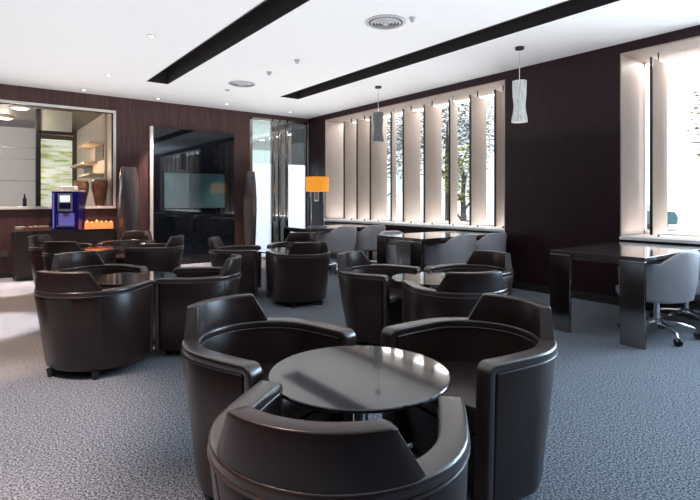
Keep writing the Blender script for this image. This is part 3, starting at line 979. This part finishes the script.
# tray and cups left
bm = bmesh.new(); lathe(bm, [(0.03, 0), (0.055, 0.02), (0.07, 0.06), (0.066, 0.06), (0.05, 0.022), (0.02, 0.008)], 24)
tag(build('bowl', bm, M['cream'], None, smooth=True, loc=(0.56, 9.12, 0.745)), 'small cream bowl at the left end of the counter', 'bowl')
tr = boxes('serving_tray', [(-0.17, 0.17, -0.12, 0.12, 0, 0.012), (-0.17, 0.17, -0.12, -0.11, 0.012, 0.05), (-0.17, 0.17, 0.11, 0.12, 0.012, 0.05), (-0.17, -0.16, -0.11, 0.11, 0.012, 0.05), (0.16, 0.17, -0.11, 0.11, 0.012, 0.05)], M['wooden'], bevel=0.002, loc=(0.80, 9.12, 0.745))
tag(tr, 'brown tray of cups left of the coffee machine', 'tray')
cup = None
for k in range(4):
    if cup is None:
        bm = bmesh.new(); lathe(bm, [(0.022, 0), (0.034, 0.055), (0.031, 0.055), (0.02, 0.006)], 18)
        cup = build('paper_cup', bm, M['cream'], None, smooth=True); o = cup
    else:
        o = cup.copy(); C.objects.link(o)
    o.location = (0.69 + 0.073 * k, 9.09 + 0.03 * (k % 2), 0.758)
    tag(o, 'small cream cup in the brown counter tray, ' + ['nearest the cream bowl', 'second from the cream bowl', 'second from the coffee machine', 'nearest the coffee machine'][k], 'cup', 'cups in the counter tray')

# carved vases on the ledge of the opening
def carved_vase(x, y, s, lab):
    prof = [(0.06, 0), (0.075, 0.01), (0.095, 0.12), (0.125, 0.28), (0.135, 0.38), (0.125, 0.45), (0.10, 0.475), (0.09, 0.46), (0.11, 0.38)]
    n = 36
    bm = bmesh.new()
    loft(bm, [[(r * s * (1 + 0.05 * math.sin(6 * th + z * 9)) * math.cos(th), r * s * (1 + 0.05 * math.sin(6 * th + z * 9)) * math.sin(th), z * s) for th in [2 * PI * i / n for i in range(n)]] for r, z in prof])
    tag(build('carved_vase', bm, M['vase_wood'], None, smooth=True, loc=(x, y, 1.111)), lab, 'vase', 'carved vases on the bar ledge')
ldg = struct(boxes('trim_9', [(-1.8, 1.94, YB + 0.13, YB + 0.50, 1.05, 1.11)], M['bronze_ceiling']))
carved_vase(1.78, 9.72, 0.98, 'carved brown vase on the bar ledge, the one nearer the frame')
carved_vase(1.49, 9.76, 0.92, 'carved brown vase on the bar ledge, behind the coffee machine')
bt = None
bm = bmesh.new(); lathe(bm, [(0.03, 0), (0.03, 0.12), (0.012, 0.15), (0.012, 0.2)], 18)
tag(build('bottle', bm, M['darkblue'], None, smooth=True, loc=(0.66, 9.72, 1.111)), 'small dark bottle on the bar ledge left of the machine', 'bottle')

# bar room ceiling lamps
for x, y, r, lab in ((0.62, 10.0, 0.14, 'warm round ceiling lamp in the bar room, the nearer one'), (0.45, 11.4, 0.15, 'small lit ceiling lamp in the bar room, further back')):
    root = empty('ceiling_lamp', (x, y, 2.80))
    tag(root, lab, 'ceiling lamp')
    bm = bmesh.new(); lathe(bm, [(r, -0.001), (r, -0.05), (r * 0.9, -0.055)], 32); build('drum', bm, M['cream'], root, smooth=True)
    bm = bmesh.new(); lathe(bm, [(r * 0.7, -0.0555), (r * 0.7, -0.065)], 32); build('lens', bm, M['bulb_lit'], root)
    light('bar_lamp_light', 'POINT', (x, y, 2.62), 8, (1, 0.85, 0.65)).data.shadow_soft_size = 0.1
light('bar_cool_fill', 'AREA', (-2.6, 11.2, 1.6), 80, (0.80, 0.90, 1), (0, R(-90), 0), 1.6, 2.5)  # added bluish fill for the bar room; no window stands here
light('bar_niche_light', 'POINT', (1.45, 10.6, 1.9), 14, (1, 0.72, 0.42)).data.shadow_soft_size = 0.1

# ------------------------------------------------------------------ trees, car
def tree(x, y, h, crown_z, rx, rz, nleaf, mats, lab, seed, size=0.085):
    rnd = random.Random(seed)
    root = empty('street_tree', (x, y, -0.4))
    tag(root, lab, 'tree', 'trees outside the windows')
    bm = bmesh.new()
    tube(bm, [(0, 0, 0), (0.03, 0.02, h * 0.4), (-0.03, 0.0, h * 0.75), (0.02, 0.03, h)], [0.09, 0.07, 0.05, 0.02], 10)
    for k in range(7):
        a = rnd.random() * 2 * PI; z0 = h * (0.4 + 0.5 * rnd.random()); L = rx * (0.6 + 0.4 * rnd.random())
        tube(bm, [(0, 0, z0), (L * 0.5 * math.cos(a), L * 0.5 * math.sin(a), z0 + 0.25), (L * math.cos(a), L * math.sin(a), z0 + 0.3 * rnd.random())], [0.03, 0.02, 0.008], 6)
    build('trunk', bm, M['bark'], root, smooth=True)
    for mi, m in enumerate(mats):
        bm = bmesh.new()
        for k in range(nleaf // len(mats)):
            while True:
                p = Vector((rnd.uniform(-1, 1), rnd.uniform(-1, 1), rnd.uniform(-1, 1)))
                if 0.15 < p.length < 1: break
            c = Vector((p.x * rx, p.y * rx, crown_z + 0.4 + p.z * rz))
            s = size * rnd.uniform(0.5, 1.1)
            M3 = Matrix.Rotation(rnd.random() * 6.28, 3, 'Z') @ Matrix.Rotation(rnd.uniform(-1.2, 1.2), 3, 'X')
            vv = [bm.verts.new(c + M3 @ Vector(q)) for q in ((-s * 0.5, 0, 0), (0, -s * 0.28, 0.01), (s * 0.5, 0, 0), (0, s * 0.28, 0.01))]
            bm.faces.new(vv)
        build('foliage', bm, m, root)
    return root
tree(9.6, 8.6, 3.6, 2.9, 1.3, 1.25, 6500, [M['leaf'], M['leaf_purple']], 'leafy dark tree outside the long window, seen between its right hand screens', 1)
tree(9.9, 11.6, 3.8, 2.9, 1.5, 1.2, 6500, [M['leaf_purple'], M['leaf']], 'leafy purple green tree outside the long window, behind the darker pendant', 2)
tree(7.85, 6.6, 2.2, 1.75, 0.45, 0.6, 420, [M['leaf_lime']], 'young lime green tree low outside the long window', 3, 0.12)
tree(10.9, 3.0, 3.4, 2.7, 0.7, 1.1, 480, [M['leaf'], M['leaf_lime']], 'thin tree outside the right hand window, above the parked car', 4, 0.13)

car = empty('parked_car', (27.5, 12.2, -0.4), R(-53))
tag(car, 'dark teal car parked across the street, seen through the right window', 'car')
prof = [(-2.1, 0.35), (-2.15, 0.75), (-1.9, 0.95), (-1.2, 1.02), (-0.6, 1.42), (0.7, 1.45), (1.5, 1.05), (2.0, 0.98), (2.15, 0.7), (2.1, 0.35)]
bm = bmesh.new()
loft(bm, [[(x, y, z if z < 1.0 else z - abs(y) * 0.06) for x, z in prof] for y in (-0.85, -0.8, 0.8, 0.85)])
build('body', bm, M['car'], car, smooth=True, bevel=0.05)
boxes('side_window', [(-0.95, 0.0, -0.86, -0.845, 1.02, 1.32), (0.08, 1.1, -0.86, -0.845, 1.02, 1.32)], M['facade_window'], car)
for x in (-1.35, 1.35):
    for y in (-0.88, 0.72):
        bm = bmesh.new()
        loft(bm, [[(x + 0.33 * math.cos(q), y + w, 0.33 + 0.33 * math.sin(q)) for q in [2 * PI * j / 24 for j in range(24)]] for w in (0, 0.18)])
        build('wheel', bm, M['tyre'], car, smooth=True)
